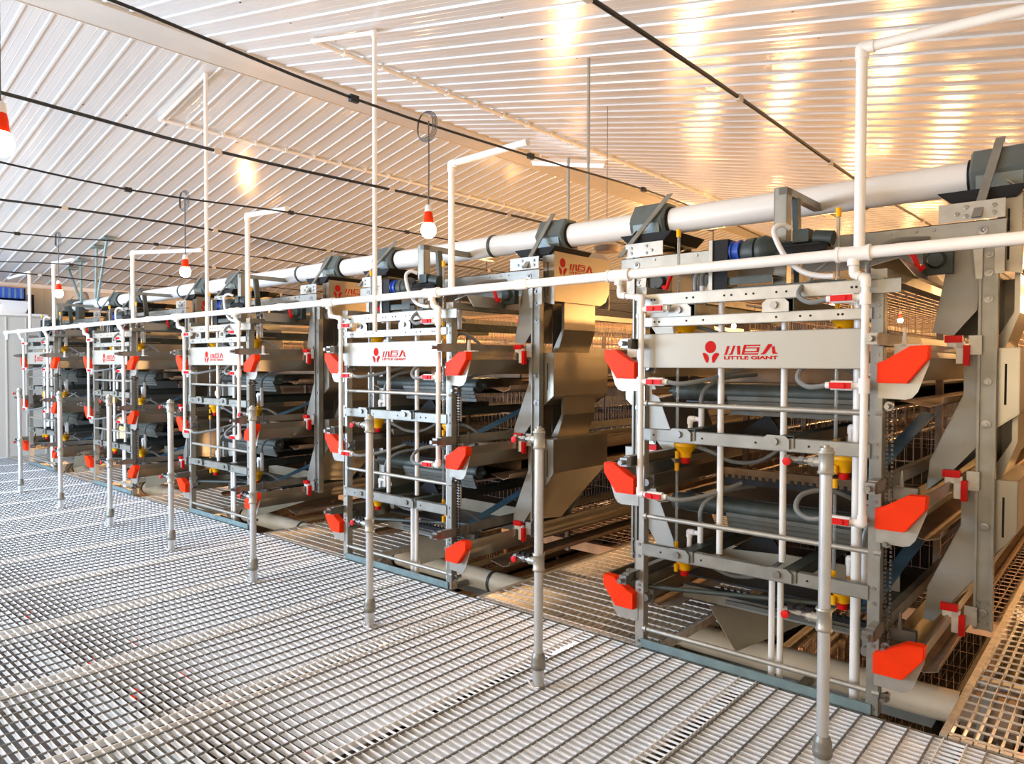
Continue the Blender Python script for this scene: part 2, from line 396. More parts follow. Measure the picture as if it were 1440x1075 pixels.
# ================================================================== feed gantry prototype
def make_gantry():
    root = empty('feed_gantry')
    y0, y1 = .55, .61
    # columns
    for s in (0, 1):
        def mk(b, name, m, par=root, s=s, **k):
            if s: b.mirror(XC)
            return b.build(name, m, par, **k)
        b = MB().box(.298, .362, y0+.012, y0+.016, .335, 2.30).box(.290, .302, y0-.002, y0+.05, .335, 2.30).box(.358, .370, y0-.002, y0+.05, .335, 2.30)
        col = mk(b, 'column', GALV)
        for z in (.42, .85, 1.36, 1.57, 1.98, 2.11, 2.2):
            h = MB().lathe((.33, y0-.004, z), [(.001,0),(.010,0),(.010,.008),(.021,.009),(.021,.015),(.001,.015)], 12, 'y')
            mk(h, 'bolt', CHROME, col)
        for z in (.37, .47):
            for xx in (.31, .352): mk(MB().cyl((xx, y0-.006, z), (xx, y0, z), .008, n=6), 'bolt', CHROME, col)
        mk(MB().prism([(.26,2.27),(.305,2.27),(.305,2.08),(.278,2.08)], 'y', y0-.006, y0-.001), 'corner_plate', GALV_L)
        mk(MB().prism([(.355,2.27),(.395,2.27),(.395,2.10),(.355,2.10)], 'y', y0-.006, y0-.001), 'corner_plate', GALV_L)
        # funnels feeding each tier
        P = [[(.168,2.285),(.085,1.821),(.178,1.804),(.278,1.93),(.29,2.30)],
             [(.224,1.70),(.226,1.501),(.082,1.155),(.068,.997),(.12,1.05),(.185,1.113),(.285,1.24),(.29,1.72)],
             [(.223,1.03),(.224,.833),(.081,.494),(.064,.32),(.107,.316),(.285,.575),(.29,1.05)]]
        for p in P:
            b = MB().prism(p, 'y', .60, .604).prism(p, 'y', 1.22, 1.224)
            b.sheet(p[:2] if p is P[0] else p[1:4], 'y', .60, 1.22, .004)
            mk(b, 'feed_funnel', SHEET_G)
        # hopper boxes
        X0, X1, YA, YB = .37, .46, .61, 1.35
        hop = mk(MB().prism([(X0,2.12),(X1,2.10),(X1,2.50),(X0-.02,2.54),(X0-.02,2.46)], 'y', YA, YA+.004)
                 .prism([(YA,2.125),(1.22,2.125),(1.30,2.16),(YB,2.24),(YB,2.50),(YA,2.50)], 'x', X1-.004, X1)
                 .prism([(X0,2.12),(X1,2.10),(X1,2.50),(X0-.02,2.54)], 'y', YB-.004, YB)
                 .add([(X1,YA,2.50),(X1,YB,2.50),(X0+.02,YB,2.56),(X0+.02,YA,2.56),(X1,YA,2.505),(X1,YB,2.505),(X0+.02,YB,2.565),(X0+.02,YA,2.565)],
                      [(0,1,2,3),(7,6,5,4),(0,4,5,1),(1,5,6,2),(2,6,7,3),(3,7,4,0)]), 'hopper', SHEET)
        if s == 0: logo(hop, .80, 2.375, .00033, 0, xplane=X1+.0002)
        for zt, zb, taper in ((1.74, 1.335, .06), (1.085, .70, .11)):
            zm = zb+taper+.02
            b = MB().prism([(X0-.01,zb),(X1,zm),(X1,zt),(X0-.01,zt)], 'y', YA, YA+.004)
            b.prism([(X0-.01,zb),(X1,zm),(X1,zt),(X0-.01,zt)], 'y', YB-.02, YB-.016)
            b.box(X1-.004, X1, YA, YB-.016, zm, zt).box(X0-.01, X1, YA, YB-.016, zt-.003, zt)
            if taper > .1:   # long sloping belly of the lowest hopper
                b.add([(X1-.002,YA,zm),(X1-.002,YB-.02,zm),(.20,1.05,.40),(.20,YA,.44),(X1-.006,YA,zm),(X1-.006,YB-.02,zm),(.196,1.05,.40),(.196,YA,.44)],
                      [(3,2,1,0),(4,5,6,7),(0,1,5,4),(1,2,6,5),(2,3,7,6),(3,0,4,7)])
            else:
                b.add([(X1-.002,YA,zm),(X1-.002,YB-.02,zm),(X0-.02,YB-.02,zb),(X0-.02,YA,zb),(X1-.006,YA,zm),(X1-.006,YB-.02,zm),(X0-.024,YB-.02,zb),(X0-.024,YA,zb)],
                      [(3,2,1,0),(4,5,6,7),(0,1,5,4),(1,2,6,5),(2,3,7,6),(3,0,4,7)])
            mk(b, 'hopper', SHEET)
        for zt, zb in ((2.13, 1.74), (1.46, 1.085)):
            # narrow chute between boxes: upright panel, then a panel sloping in
            zk = zb+.18; x1 = .435
            path = [(x1, zt), (x1, zk), (.375, zb)]
            b = MB().sheet(path, 'y', .77, 1.18, .004)
            b.prism([(.32, zt), (x1, zt), (x1, zk), (.375, zb), (.30, zb)], 'y', 1.178, 1.182)
            b.prism([(x1-.022, zt), (x1, zt), (x1, zk), (x1-.022, zk)], 'y', .768, .772).prism([(x1-.022, zk), (x1, zk), (.375, zb), (.315, zb)], 'y', .768, .772)
            b.box(.318, .322, .77, 1.18, zb, zt)
            mk(b, 'chute', SHEET)
            if 0: mk(MB().prism([(.365, zt-.005), (x1+.01, zt+.0), (x1+.01, zt-.02), (.375, zb+.17), (.375, zk-.12), (.365, zk-.14)], 'y', YA+.01, YA+.013), 'chute_cheek', SHEET_G)
        for za, zb in ((1.457, 1.66), (.80, 1.0), (2.31, 2.42), (2.17, 2.27)): mk(MB().box(.396, .406, YA-.001, YA+.001, za, zb), 'slot', DARKGAP)
        # red and white clamps that run on the trough
        for zt in TIER:
            c = mk(MB().prism([(.155,zt-.035),(.232,zt-.035),(.232,zt+.0),(.155,zt+.0)], 'y', .50, .53)
                   .prism([(.236,zt-.15),(.262,zt-.15),(.262,zt-.048),(.236,zt-.048)], 'y', .50, .53), 'rail_clamp', RED)
            c['label'] = 'red and white plastic clamp'
            mk(MB().box(.165, .236, .505, .535, zt-.065, zt-.03).box(.205, .24, .505, .535, zt-.14, zt-.03), 'pad', WHITE_PL, c)
            mk(MB().box(.255, .31, .53, .536, zt-.095, zt-.0).cyl((.30,.525,zt-.02),(.30,.53,zt-.02),.007,n=8).cyl((.30,.525,zt-.06),(.30,.53,zt-.06),.007,n=8), 'clamp_plate', GALV_L, c)
        # upper end plate with bolts, tray and drop chute
        mk(MB().box(.12, .40, .50, .504, 2.365, 2.455), 'end_plate', GALV_L)
        for x, z in ((.20,2.40),(.24,2.43),(.24,2.385),(.355,2.425),(.355,2.39)): mk(MB().lathe((x, .492, z), [(.001,0),(.008,0),(.008,.004),(.012,.005),(.012,.009),(.001,.009)], 8, 'y'), 'bolt', CHROME)
        h = MB().lathe((.31, .488, 2.31), [(.001,.004),(.009,0),(.010,.006),(.022,.007),(.022,.013),(.001,.013)], 14, 'y')
        mk(h, 'bolt', CHROME)
        mk(MB().sheet([(.10, 2.53), (.16, 2.475), (.43, 2.475), (.49, 2.53)], 'y', .58, 1.05, .006).prism([(.16,2.475),(.43,2.475),(.49,2.53),(.10,2.53)], 'y', .58, .586), 'catch_tray', BLACK)
        # red curved stop and round bearing under the beam
        mk(MB().tube([(-.06, .44, 2.235), (.0, .43, 2.23), (.03, .43, 2.19), (.05, .43, 2.135), (.075, .43, 2.15)], .013, 8, 4), 'red_stop', RED)
        mk(MB().lathe((.12, .44, 2.18), [(.001,0),(.035,0),(.045,.02),(.045,.05),(.001,.05)], 16, 'y').box(.06, .19, .47, .52, 2.11, 2.24), 'wheel_housing', DKGREEN)
    # main beam
    b = MB().box(-1.75, .405, .50, .504, 2.262, 2.36).box(-1.75, .405, .50, .56, 2.356, 2.36).box(-1.75, .405, .50, .56, 2.262, 2.266)
    bm = b.build('main_beam', GALV, root)
    for x in (-1.5, -1.2, -1.08, -.1, .02, .1): MB().cyl((x, .494, 2.335), (x, .50, 2.335), .009, n=6).build('bolt', CHROME, bm)
    MB().box(-1.75, .405, 1.25, 1.254, 2.262, 2.36).box(-1.75, .405, 1.20, 1.25, 2.356, 2.36).build('rear_beam', GALV, root)
    # inner black winch plates hanging under the beam
    MB().box(-1.2, -.92, .44, .47, 2.06, 2.20).build('winch_plate', DKGREEN, root)
    # small C-frame rising beside the feed pipe
    b = MB().box(-.60, -.53, .2, .206, 2.06, 2.60).box(-.60, -.595, .2, .27, 2.06, 2.60).box(-.535, -.53, .2, .27, 2.06, 2.60)
    fr = b.build('c_frame', GALV, root)
    MB().box(-.575, -.53, .2, 1.05, 2.56, 2.60).build('frame_arm', GALV, fr)
    MB().prism([(.40, 2.06), (.45, 2.06), (.40, 2.57), (.35, 2.57)], 'x', -.56, -.53).build('frame_strut', GALV_D, fr)
    return root

# ================================================================== top drive
def make_drive():
    root = empty('winch_motor', (0, 0, 0))
    y = .13
    MB().box(-.905, -.885, y-.07, y+.08, 2.05, 2.335).prism([(-.885, 2.06), (-.885, 2.2), (-.97, 2.06)], 'y', y, y+.006).build('bracket', GALV_L, root)
    MB().box(-.885, -.80, y-.06, y+.07, 2.06, 2.335).build('gearbox', BLACK, root)
    sp = MB().lathe((-.795, y, 2.27), [(.001,0),(.062,0),(.062,.006),(.05,.008),(.05,.04),(.062,.042),(.062,.05),(.001,.05)], 24, 'x').build('cable_drum', BLUE_PL, root)
    sp['label'] = 'blue cable drum'
    MB().lathe((-.74, y, 2.26), [(.001,0),(.05,0),(.072,.03),(.075,.08),(.065,.085),(.075,.095),(.08,.13),(.06,.17),(.045,.2),(.001,.2)], 24, 'x').build('gear_housing', DKGREEN, root)
    b = MB().lathe((-.545, y, 2.23), [(.001,0),(.052,0),(.055,.02),(.055,.24),(.045,.26),(.001,.26)], 24, 'x')
    for k in range(10):
        a = 2*PI*k/10; b.box(-.52, -.32, y+.055*math.cos(a)-.002, y+.062*math.cos(a)+.002, 2.23+.055*math.sin(a)-.002, 2.23+.062*math.sin(a)+.002)
    b.build('motor_body', BLACK, root)
    MB().box(-.46, -.38, y-.04, y+.04, 2.28, 2.345).cyl((-.36, y, 2.30), (-.27, y, 2.285), .04).build('terminal_box', DKGREEN, root)
    b = MB().box(-.86, -.56, y-.05, y-.045, 2.085, 2.125).box(-.86, -.56, y-.05, y+.05, 2.122, 2.127).box(-.90, -.20, y-.03, y+.06, 2.055, 2.075)
    b.build('mounting_channel', GALV_D, root)
    MB().tube([(-.47, y-.05, 2.355), (-.50, y-.09, 2.37), (-.525, y-.12, 2.33), (-.46, y-.14, 2.20), (-.37, y-.15, 2.115), (-.28, y-.15, 2.085), (-.22, y-.15, 2.08)], .014, 10, 5).build('conduit_hose', HOSE_L, root)
    MB().tube([(-.36, y-.1, 2.06), (-.30, y-.1, 2.13), (-.22, y-.05, 2.19), (-.16, y, 2.2)], .008, 8, 4).build('control_cable', HOSE, root)
    MB().tube([(-.995, y-.05, 2.07), (-.995, y-.05, 2.13), (-.975, y-.04, 2.18), (-.935, y-.03, 2.19), (-.905, y-.03, 2.14), (-.90, y-.03, 2.07)], .013, 10, 5).build('flexible_hose', HOSE, root)
    return root

# ================================================================== regulators, pipes
def make_regulator(side):
    """origin on the axis at the flange height"""
    root = empty('water_regulator')
    MB().lathe((0,0,0), [(.001,.03),(.05,.03),(.056,.022),(.066,.014),(.068,.0),(.062,-.008),(.045,-.03),(.036,-.045),(.034,-.068),(.001,-.068)], 24).build('body', YELLOW, root)
    MB().lathe((0,0,-.068), [(.001,0),(.026,0),(.026,-.03),(.022,-.036),(.001,-.036)], 12).build('knob', RED, root)
    MB().cyl((-.03, -.045, -.075), (-.03, -.045, -.03), .012).cyl((-.03,-.045,.06), (-.03,-.045,.10), .012).cyl((-.03,-.045,.52), (-.03,-.045,.565), .0135).build('tube_fitting', YELLOW, root)
    MB().cyl((-.03, -.045, .09), (-.03, -.045, .53), .0085, n=10).build('sight_tube', TUBE_CLEAR, root)
    MB().cyl((.03, 0, .03), (.03, 0, .075), .014).build('brass_union', BRASS, root)
    MB().pipe([(.03,0,.07),(.03,0,.16),(.10,0,.16)], .014).pipe([(.10,0,.04),(.10,0,.23)], .017).build('inlet_fitting', WHITE_PL, root)
    MB().tube([(.10,0,.22),(.10,0,.29),(.125,.03,.35),(.19,.12,.40),(.30,.3,.42)], .013, 8, 5).build('inlet_hose', HOSE, root)
    pts = [(.05,.02,-.0),(.14,.05,-.03),(.24,.12,-.085),(.36,.2,-.08),(.46,.3,.0)] if side == 'left' else [(.05,.02,.0),(.09,.05,.01),(.13,.10,-.02),(.16,.16,-.07)]
    MB().tube(pts, .012, 8, 5).build('drain_hose', HOSE, root)
    return root

def make_valve(b_par, x, z, d, y=-.08):
    hose = not (d > 0 and z > 1.9)
    """white ball valve with red lever, stub runs in +x (d=1) or -x (d=-1)"""
    v = MB().cyl((x, y, z), (x+d*.06, y, z), .0165).cyl((x+d*.05, y, z), (x+d*.145, y, z), .024, n=10).cyl((x+d*.14, y, z), (x+d*.17, y, z), .016).build('valve', WHITE_PL, b_par)
    MB().box(x+d*.05, x+d*.145, y-.034, y-.022, z-.014, z+.014).cyl((x+d*.085, y-.042, z), (x+d*.085, y-.02, z), .012).build('valve_lever', RED, v)
    if hose:
        if d > 0: pts = [(x+.165, y, z), (x+.25, y+.02, z-.008), (x+.36, y+.14, z+.02), (x+.47, y+.30, z+.075)]
        else: pts = [(x-.165, y, z), (x-.25, y, z-.01), (x-.31, y+.02, z+.03), (x-.30, y+.1, z+.09), (x-.2, y+.22, z+.10), (x-.08, y+.36, z+.02)]
        MB().tube(pts, .0125, 8, 6).build('valve_hose', HOSE, b_par)
def make_riser(side):
    root = empty('water_riser')
    y = -.08; yl = -.10
    if side == 'left':
        MB().pipe([(-1.385, yl, 2.155), (-1.385, y, 2.055), (-1.245, y, 2.03), (-1.247, y, .912), (-1.19, y, .912)], .0165).cyl((-1.247,y,1.53),(-1.247,y,1.58),.023).cyl((-1.247,y,1.94),(-1.247,y,1.985),.023).build('pipe', PVC, root)
        for z in (1.965, 1.555, .912): make_valve(root, -1.245, z, 1)
    else:
        MB().pipe([(-.11, yl, 2.155), (-.11, y, 2.075), (-.06, y, 2.05), (-.062, y, .915), (-.12, y, .915)], .0175).cyl((-.061,y,1.52),(-.061,y,1.59),.025).cyl((-.061,y,1.93),(-.061,y,1.985),.025).build('pipe', PVC, root)
        for z in (1.965, 1.555, .915): make_valve(root, -.062, z, -1)
    return root

def make_standpipe():
    root = empty('standpipe')
    MB().cyl((0,0,.13), (0,0,1.30), .0235, n=20).cyl((0,0,-.12), (0,0,.11), .030, n=20).build('pipe', ZINC, root)
    MB().lathe((0,0,.09), [(.001,0),(.034,0),(.038,.01),(.038,.03),(.034,.04),(.037,.06),(.030,.075),(.026,.085),(.001,.085)], 20).build('coupling', GALV, root)
    for z, n in ((1.265, 1), (.64, 2)):
        t = MB().lathe((0,0,z-.045), [(.001,0),(.031,0),(.033,.008),(.029,.014),(.029,.078),(.033,.084),(.031,.092),(.001,.092)], 18)
        t.cyl((0,0,z),(-.045,0,z),.02).lathe((-.045,0,z),[(.001,0),(.022,0),(.022,-.012),(.017,-.014),(.017,-.022),(.001,-.022)],8,'x')
        te = t.build('tee_fitting', GALV_L, root)
        MB().cyl((-.06,0,z),(-.15,0,z),.0135).lathe((-.085,0,z),[(.001,0),(.018,0),(.018,-.02),(.001,-.02)],6,'x').lathe((-.14,0,z),[(.001,0),(.019,0),(.019,-.022),(.001,-.022)],10,'x').build('tap_body', CHROME, te)
        MB().lathe((-.145,-.02,z-.005),[(.001,0),(.010,0),(.017,-.004),(.017,-.013),(.001,-.016)],8,'y').build('tap_handle', RED, te)
        if n == 2:
            for k in range(3): MB().box(-.07-.035*k, -.05-.035*k, -.015, .005, z+.02, z+.034).build('black_clip', BLACK, te)
    MB().cyl((0,0,1.30),(0,0,1.325),.026).cyl((0,0,1.32),(0,0,1.335),.012).build('end_plug', GALV_L, root)
    MB().tube([(-.035,-.01,.0),(-.05,-.03,.02),(-.03,-.04,.03),(.0,-.04,.005),(.03,-.03,.01)], .004, 6, 3).build('tie_wire', WHITE_PL, root)
    return root

# ================================================================== build all racks
rack0 = make_rack(); gan0 = make_gantry(); drv0 = make_drive(); rl0 = make_riser('left'); rr0 = make_riser('right'); reg0 = {'left': make_regulator('left'), 'right': make_regulator('right')}; sp0 = make_standpipe()
index_children()
REGX = {'left': -1.11, 'right': -.225}; REGZ = [1.875, 1.175, .51]
TN = ['top tier', 'middle tier', 'bottom tier']
used = set()
def place(proto, loc, label, cat, group=None, skip=()):
    if proto.name not in used and not skip: o = proto; used.add(proto.name)
    else: o = copy_tree(proto, None, skip)
    o.location = loc; tag(o, label, cat, group); return o
RSH = ['front-most cage rack', 'second cage rack', 'third cage rack', 'fourth cage rack', 'last cage rack']
EXTRA = ['with the largest warm cream name board', 'with a clear pale name board', 'with a sunlit white name board', 'with a glaring white name board', 'with a bleached name board, partly hidden']
for k in range(5):
    dx = -PITCH*k; R = RACK[k]; RS = RSH[k]
    place(rack0, (dx,0,0), f'{R} {EXTRA[k]}', 'cage rack', 'layered cage racks in a row')
    place(gan0, (dx,0,0), f'steel feeding gantry with tiered hoppers straddling the {R}', 'feed gantry', 'feeding gantries')
    place(drv0, (dx,0,0), f'dark winch motor and blue drum on top of the {RS}', 'motor', 'winch motors')
    place(rl0, (dx,0,0), f'white riser pipe with red valves, left side of {RS}', 'water pipe', 'water riser pipes')
    place(rr0, (dx,0,0), f'white riser pipe with red valves, right side of {RS}', 'water pipe', 'water riser pipes')
    for sd in ('left', 'right'):
        for t in range(3):
            place(reg0[sd], (dx+REGX[sd], .2, REGZ[t]), f'yellow water regulator, {sd} side, {TN[t]}, {RS}', 'regulator', 'yellow water regulators')
    # slim vertical pvc tubes behind the frame
    for x, z0, z1, r, w in ((-.845, .60, 2.0, .0175, 'slim'), (-.497, .62, 2.0, .017, 'slim'), (-.549, -.02, .55, .016, 'short'), (-.503, -.02, .55, .016, 'short'), (-.135, -.02, 2.05, .024, 'thick full-height')):
        o = MB().cyl((0,0,z0), (0,0,z1), r).build('pvc_pipe', PVC, None, (dx+x, .10, 0))
        pos = {-.845: 'leftmost', -.497: 'middle', -.549: 'left of a low pair', -.503: 'right of a low pair', -.135: 'rightmost'}[x]
        tag(o, f'{w} white vertical pipe, {pos}, in {RS}', 'pipe', 'vertical white pipes in the racks')
for k in range(8):
    s = place(sp0, ([-.03,-1.40,-2.735,-4.14,-5.545,-6.95,-8.36,-9.83][k], [-.70,-.81,-.85,-.86,-.86,-.86,-.88,-.89][k], 0), f'galvanised standpipe with two taps, {["first","second","third","fourth","fifth","sixth","seventh","eighth"][k]} from the camera end of the walkway', 'standpipe', 'standpipes along the walkway')

# storey below: the same racks seen through the gratings
for k in range(-1, 5):
    r = copy_tree(rack0); r.location = (-PITCH*k, 0, LOW); r['label'] = f'cage rack on the storey below, under the {RACK[k] if k >= 0 else "open aisle at the side"}'; r['group'] = 'cage racks of the storey below'
    if 0 <= k < 3:
        g = copy_tree(gan0); g.location = (-PITCH*k, 0, LOW); g['label'] = f'feeding gantry on the storey below, under the {RACK[k]}'; g['group'] = 'feeding gantries of the storey below'

# rack to the right, whose hoppers are just outside the frame, is left out.

# ================================================================== feed auger pipe with drop boxes
def auger(z, x0, x1, m, label, mdrop):
    root = empty('feed_pipe', (0, .8, z))
    b = MB().cyl((x0, 0, 0), (x1, 0, 0), .088, n=28); b.build('pipe', m, root)
    for k in range(-1, 5):
        for d in (.35, -1.67):
            x = -PITCH*k+d
            if x > x1: continue
            b = MB().lathe((x-.13, 0, 0), [(.125,0),(.14,.012),(.14,.248),(.125,.26)], 6, 'x')
            o = b.build('drop_box', mdrop, root, smooth=False)
            MB().cyl((x+.13,0,0),(x+.145,0,0),.097).cyl((x-.145,0,0),(x-.13,0,0),.097).build('black_collar', BLACK, o)
            MB().prism([(-.13,-.02),(.13,-.02),(.10,-.17),(-.10,-.17)], 'x', x-.10, x+.10).build('outlet', mdrop, o)
            xa, xb = (x-.065, x-.005) if d > 0 else (x-.075, x+.145)
            MB().add([(xa-.02,-.33,-.26),(xa+.02,-.33,-.26),(xb+.02,-.06,.175),(xb-.02,-.06,.175),(xa-.02,-.322,-.265),(xa+.02,-.322,-.265),(xb+.02,-.052,.17),(xb-.02,-.052,.17)],
                     [(3,2,1,0),(4,5,6,7),(0,1,5,4),(1,2,6,5),(2,3,7,6),(3,0,4,7)]).build('strap', GALV, root)
        x = -PITCH*k-.33
        if x < x1: MB().cyl((x,0,0),(x+.03,0,0),.094, n=24).build('pipe_clip', GALV_D, root)
    return tag(root, label, 'feed pipe')
auger(2.635, -13.2, 2.2, PVC_BIG, 'thick white feed pipe with octagonal drop boxes running above every rack', DROP)
auger(-.19, -13.2, 2.2, PVC_TAN, 'dusty cream feed pipe of the storey below, seen under the racks', RUST)

# ================================================================== white water main with tees
root = empty('water_main', (0, -.10, 2.167))
MB().cyl((-13.55,0,0), (2.6,0,0), .028, n=20).pipe([(-13.5,0,0),(-13.55,0,0),(-13.55,0,-.12)], .028).build('pipe', PVC, root)
for k in range(5):
    for x in (-1.385, -.11, -2.12):
        xx = x-PITCH*k
        if x == -2.12: MB().cyl((xx-.05,0,0),(xx+.05,0,0),.034, n=18).build('sleeve', PVC, root)
        else: MB().cyl((xx-.07,0,0),(xx+.07,0,0),.035, n=18).cyl((xx,0,-.055),(xx,0,.0),.026).cyl((xx-.075,0,0),(xx-.06,0,0),.038,n=18).cyl((xx+.06,0,0),(xx+.075,0,0),.038,n=18).build('tee', PVC, root)
tag(root, 'long horizontal white water main running in front of all the racks', 'water pipe')

# hooked vent pipes rising from the main
for k, (x, z, x2, z2, y2) in enumerate([(-.085, 3.10, 1.2, 3.05, -.12), (-2.775, 3.06, -2.06, 3.065, -.12), (-5.583, 3.075, -4.97, 3.06, -.05), (-8.30, 2.99, -7.35, 2.97, .3), (-11.16, 3.12, -10.3, 3.09, -.12)]):
    o = MB().pipe([(x, -.10, 2.19), (x, -.10, z), (x2, y2, z2)], .024 if k == 0 else .0235, fit=1.2).build('vent_pipe', PVC)
    tag(o, ['tall hooked white pipe rising over the front-most rack out of the top corner', 'hooked white pipe over the second rack, beside the large hanging bulb', 'hooked white pipe over the third rack', 'hooked white pipe over the fourth rack, under the ceiling cables', 'hooked white pipe over the last rack near the end wall'][k], 'pipe', 'hooked vent pipes')
o = MB().pipe([(-12.3, -.10, 2.19), (-12.3, -.10, 3.08), (-13.4, -.10, 3.07)], .0235, fit=1.2).build('vent_pipe', PVC)
tag(o, 'hooked white pipe bending towards the end wall above the crates', 'pipe', 'hooked vent pipes')
def zc(x): return RIDGE_Z-SLOPE*abs(x-RIDGE_X)
for x, x2, lb in ((-3.61, -4.44, 'thin pipe rising to the ceiling and running back along the sunny roof slope'), (-6.37, -7.45, 'thin pipe rising close to the ridge and running back along the far roof slope')):
    zt = zc(x)-.04; z2 = zc(x2)-.035
    root = empty('ceiling_pipe', (x, -.12, 0))
    MB().pipe([(0,0,1.9), (0,0,zt), (x2-x, 0, z2), (x2-x, 26, z2)], .0185, fit=1.25).build('pipe', PVC, root)
    b = MB()
    for i in range(40): b.box(x2-x-.03, x2-x+.03, .3+i*.42, .33+i*.42, z2-.02, z2+.035)
    b.build('pipe_clips', PVC, root)
    tag(root, lb, 'pipe', 'thin ceiling pipes')

# ================================================================== cables and bulbs
def sag(i): return .035*math.sin(i*1.7)+.02*math.sin(i*3.1)
CX = [-.70-1.43*k for k in range(9)]
CN = ['over the front-most rack', 'over the first aisle', 'over the second rack', 'over the second aisle', 'over the third rack', 'over the third aisle', 'over the fourth rack', 'over the fourth aisle', 'over the last rack']
for k, x in enumerate(CX):
    root = empty('electric_cable', (x, 0, 0))
    pts = []
    n = 22
    for i in range(n+1):
        y = -7+i*1.4
        pts.append((.012*math.sin(i*2.3+k), y, 3.03+(sag(i+k*2) if k % 2 else sag(i+k)*.7)))
    MB().tube(pts, .0105 if k % 2 == 0 else .0075, 8, 4).build('cable', CABLE, root)
    b = MB()
    for i in range(1, 12):
        p = pts[i]; b.box(p[0]-.012, p[0]+.012, p[1]-.03, p[1]+.02, p[2]-.018, p[2]+.016)
    b.build('tape_joint', CORD_TIE if k % 2 == 0 else CABLE, root)
    tag(root, f'black cable strung under the ceiling {CN[k]}', 'cable', 'black cables under the ceiling')
def make_bulb():
    root = empty('hanging_bulb')
    # origin at bulb centre; the cable is .62 above
    MB().lathe((0,0,0), [(.001,-.048),(.018,-.046),(.034,-.034),(.042,-.014),(.042,.004),(.036,.024),(.028,.034),(.001,.036)], 20).build('bulb', BULB, root)
    MB().lathe((0,0,.034), [(.001,0),(.029,0),(.025,.04),(.02,.065),(.001,.066)], 16).build('orange_base', ORANGE, root)
    MB().lathe((0,0,.098), [(.001,0),(.021,0),(.021,.012),(.017,.035),(.008,.04),(.001,.04)], 12).build('socket', WHITE_PL, root)
    MB().tube([(0,0,.13),(.002,0,.4),(0,0,.60)], .0045, 6).build('cord', CABLE_G, root)
    b = MB()
    for k in range(4):
        r = .066+.005*k; pts = [(-.02+r*math.cos(t*PI/8), .006*k-.01+.004*math.sin(t), .575+r*1.05*math.sin(t*PI/8)) for t in range(17)]
        b.tube(pts, .0026, 6)
    b.build('cord_coil', CABLE_G, root)
    return root
bulb0 = make_bulb(); index_children()
BL = [(-2.1, -.93), (-4.97, -.98), (-7.84, -1.03), (-2.03, -2.945), (-10.7, -.9), (.77, -.9),
      (-2.1, 2.6), (-2.1, 6.0), (-2.1, 9.5), (.77, 2.6), (.77, 6.0), (.77, 9.5), (-4.97, 2.6), (-4.97, 6.), (-7.84, 2.6), (-4.97, 9.5), (-7.84, 6.5), (-10.7, 3.), (-2.1, 14.), (.77, 14.), (-4.97, 14.), (-7.84, 12.), (-2.1, 20.), (-4.97, 20.)]  # side-aisle bulbs hang out of view, kept for their light
BLL = ['lit bulb with orange base hanging beside the second rack, largest one in full view', 'lit bulb with orange base hanging in front of the third rack', 'small lit bulb hanging in front of the fourth rack by the steel struts', 'glaring lit bulb cut off by the edge of the photo']
def lamp(name, kind, loc, e, col, size=.05, rot=None, sy=None):
    l = bpy.data.lights.new(name, kind); l.energy = e; l.color = col
    if kind == 'POINT': l.shadow_soft_size = size
    if kind == 'AREA':
        l.shape = 'RECTANGLE'; l.size = size; l.size_y = sy
    o = bpy.data.objects.new(name, l); COL.objects.link(o); o.location = loc
    if rot: o.rotation_euler = rot
    return o
for i, (x, y) in enumerate(BL):
    AI = {.77: 'unseen aisle outside the front-most rack', -2.1: 'first aisle', -4.97: 'second aisle', -7.84: 'third aisle', -10.7: 'fourth aisle'}
    lb = BLL[i] if i < 4 else f'lit bulb hanging in the {AI[x]}, {"out over the walkway edge" if y < 0 else str(round(y))+" metres in behind the gantries"}'
    o = bulb0 if i == 0 else copy_tree(bulb0)
    o.location = (x, y, 2.40); tag(o, lb, 'bulb', 'hanging bulbs in the aisles')
    warm = y > 0 or x > -1
    lamp('bulb_light', 'POINT', (x, y, 2.315), (8 if x > 0 and y < 0 else 45 if y < 4 else 135) if warm else 20, (1, .52, .19) if warm else (1, .72, .45), .045)
# added lamps lighting the storey below; the bulbs only give them bodies
for i, x in enumerate((.77, -2.1, -4.97, -7.84, -10.7)):
    o = copy_tree(bulb0); o.location = (x, 1.2, LOW+2.15)
    tag(o, f'added lit bulb on the storey below, under the {["side", "first", "second", "third", "fourth"][i]} aisle grating', 'bulb', 'added bulbs of the storey below')
    lamp('lower_storey_fill', 'POINT', (x, 1.2, LOW+2.06), 85, (1, .60, .30), .045)

# ================================================================== walkway gratings (structure)
PANX = [1.32, .315, -.625, -1.62, -2.46, -3.36, -4.30, -5.25, -6.2, -7.15, -8.1, -9.05, -10., -10.95, -11.9, -12.85, -14.0]
for i in range(len(PANX)-1):
    xa, xb = PANX[i+1]+.045, PANX[i]-.045
    b = MB(); q = MB(); y = -4.4
    while y < -.02:
        b.box(xa, xb, y, y+.0035, -.029, 0); y += .04
    x = math.ceil(xa/.1)*.1-.065
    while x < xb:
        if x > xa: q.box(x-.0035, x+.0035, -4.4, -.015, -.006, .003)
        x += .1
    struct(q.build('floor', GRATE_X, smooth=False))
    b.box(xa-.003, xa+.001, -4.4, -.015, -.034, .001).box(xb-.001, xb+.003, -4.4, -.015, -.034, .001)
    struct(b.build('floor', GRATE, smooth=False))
    # joint between panels: short clips over a supporting beam
    b = MB(); y = -4.4; xj = PANX[i+1]
    while y < -.02:
        b.box(xj-.045, xj+.045, y, y+.0045, -.010, 0); y += .04
    struct(b.build('floor', GRATE, smooth=False))
    struct(MB().box(xj+.01, xj+.10, -4.4, 0, -.056, -.050).box(xj+.01, xj+.016, -4.4, 0, -.16, -.05).build('floor', GALV_L, smooth=False))
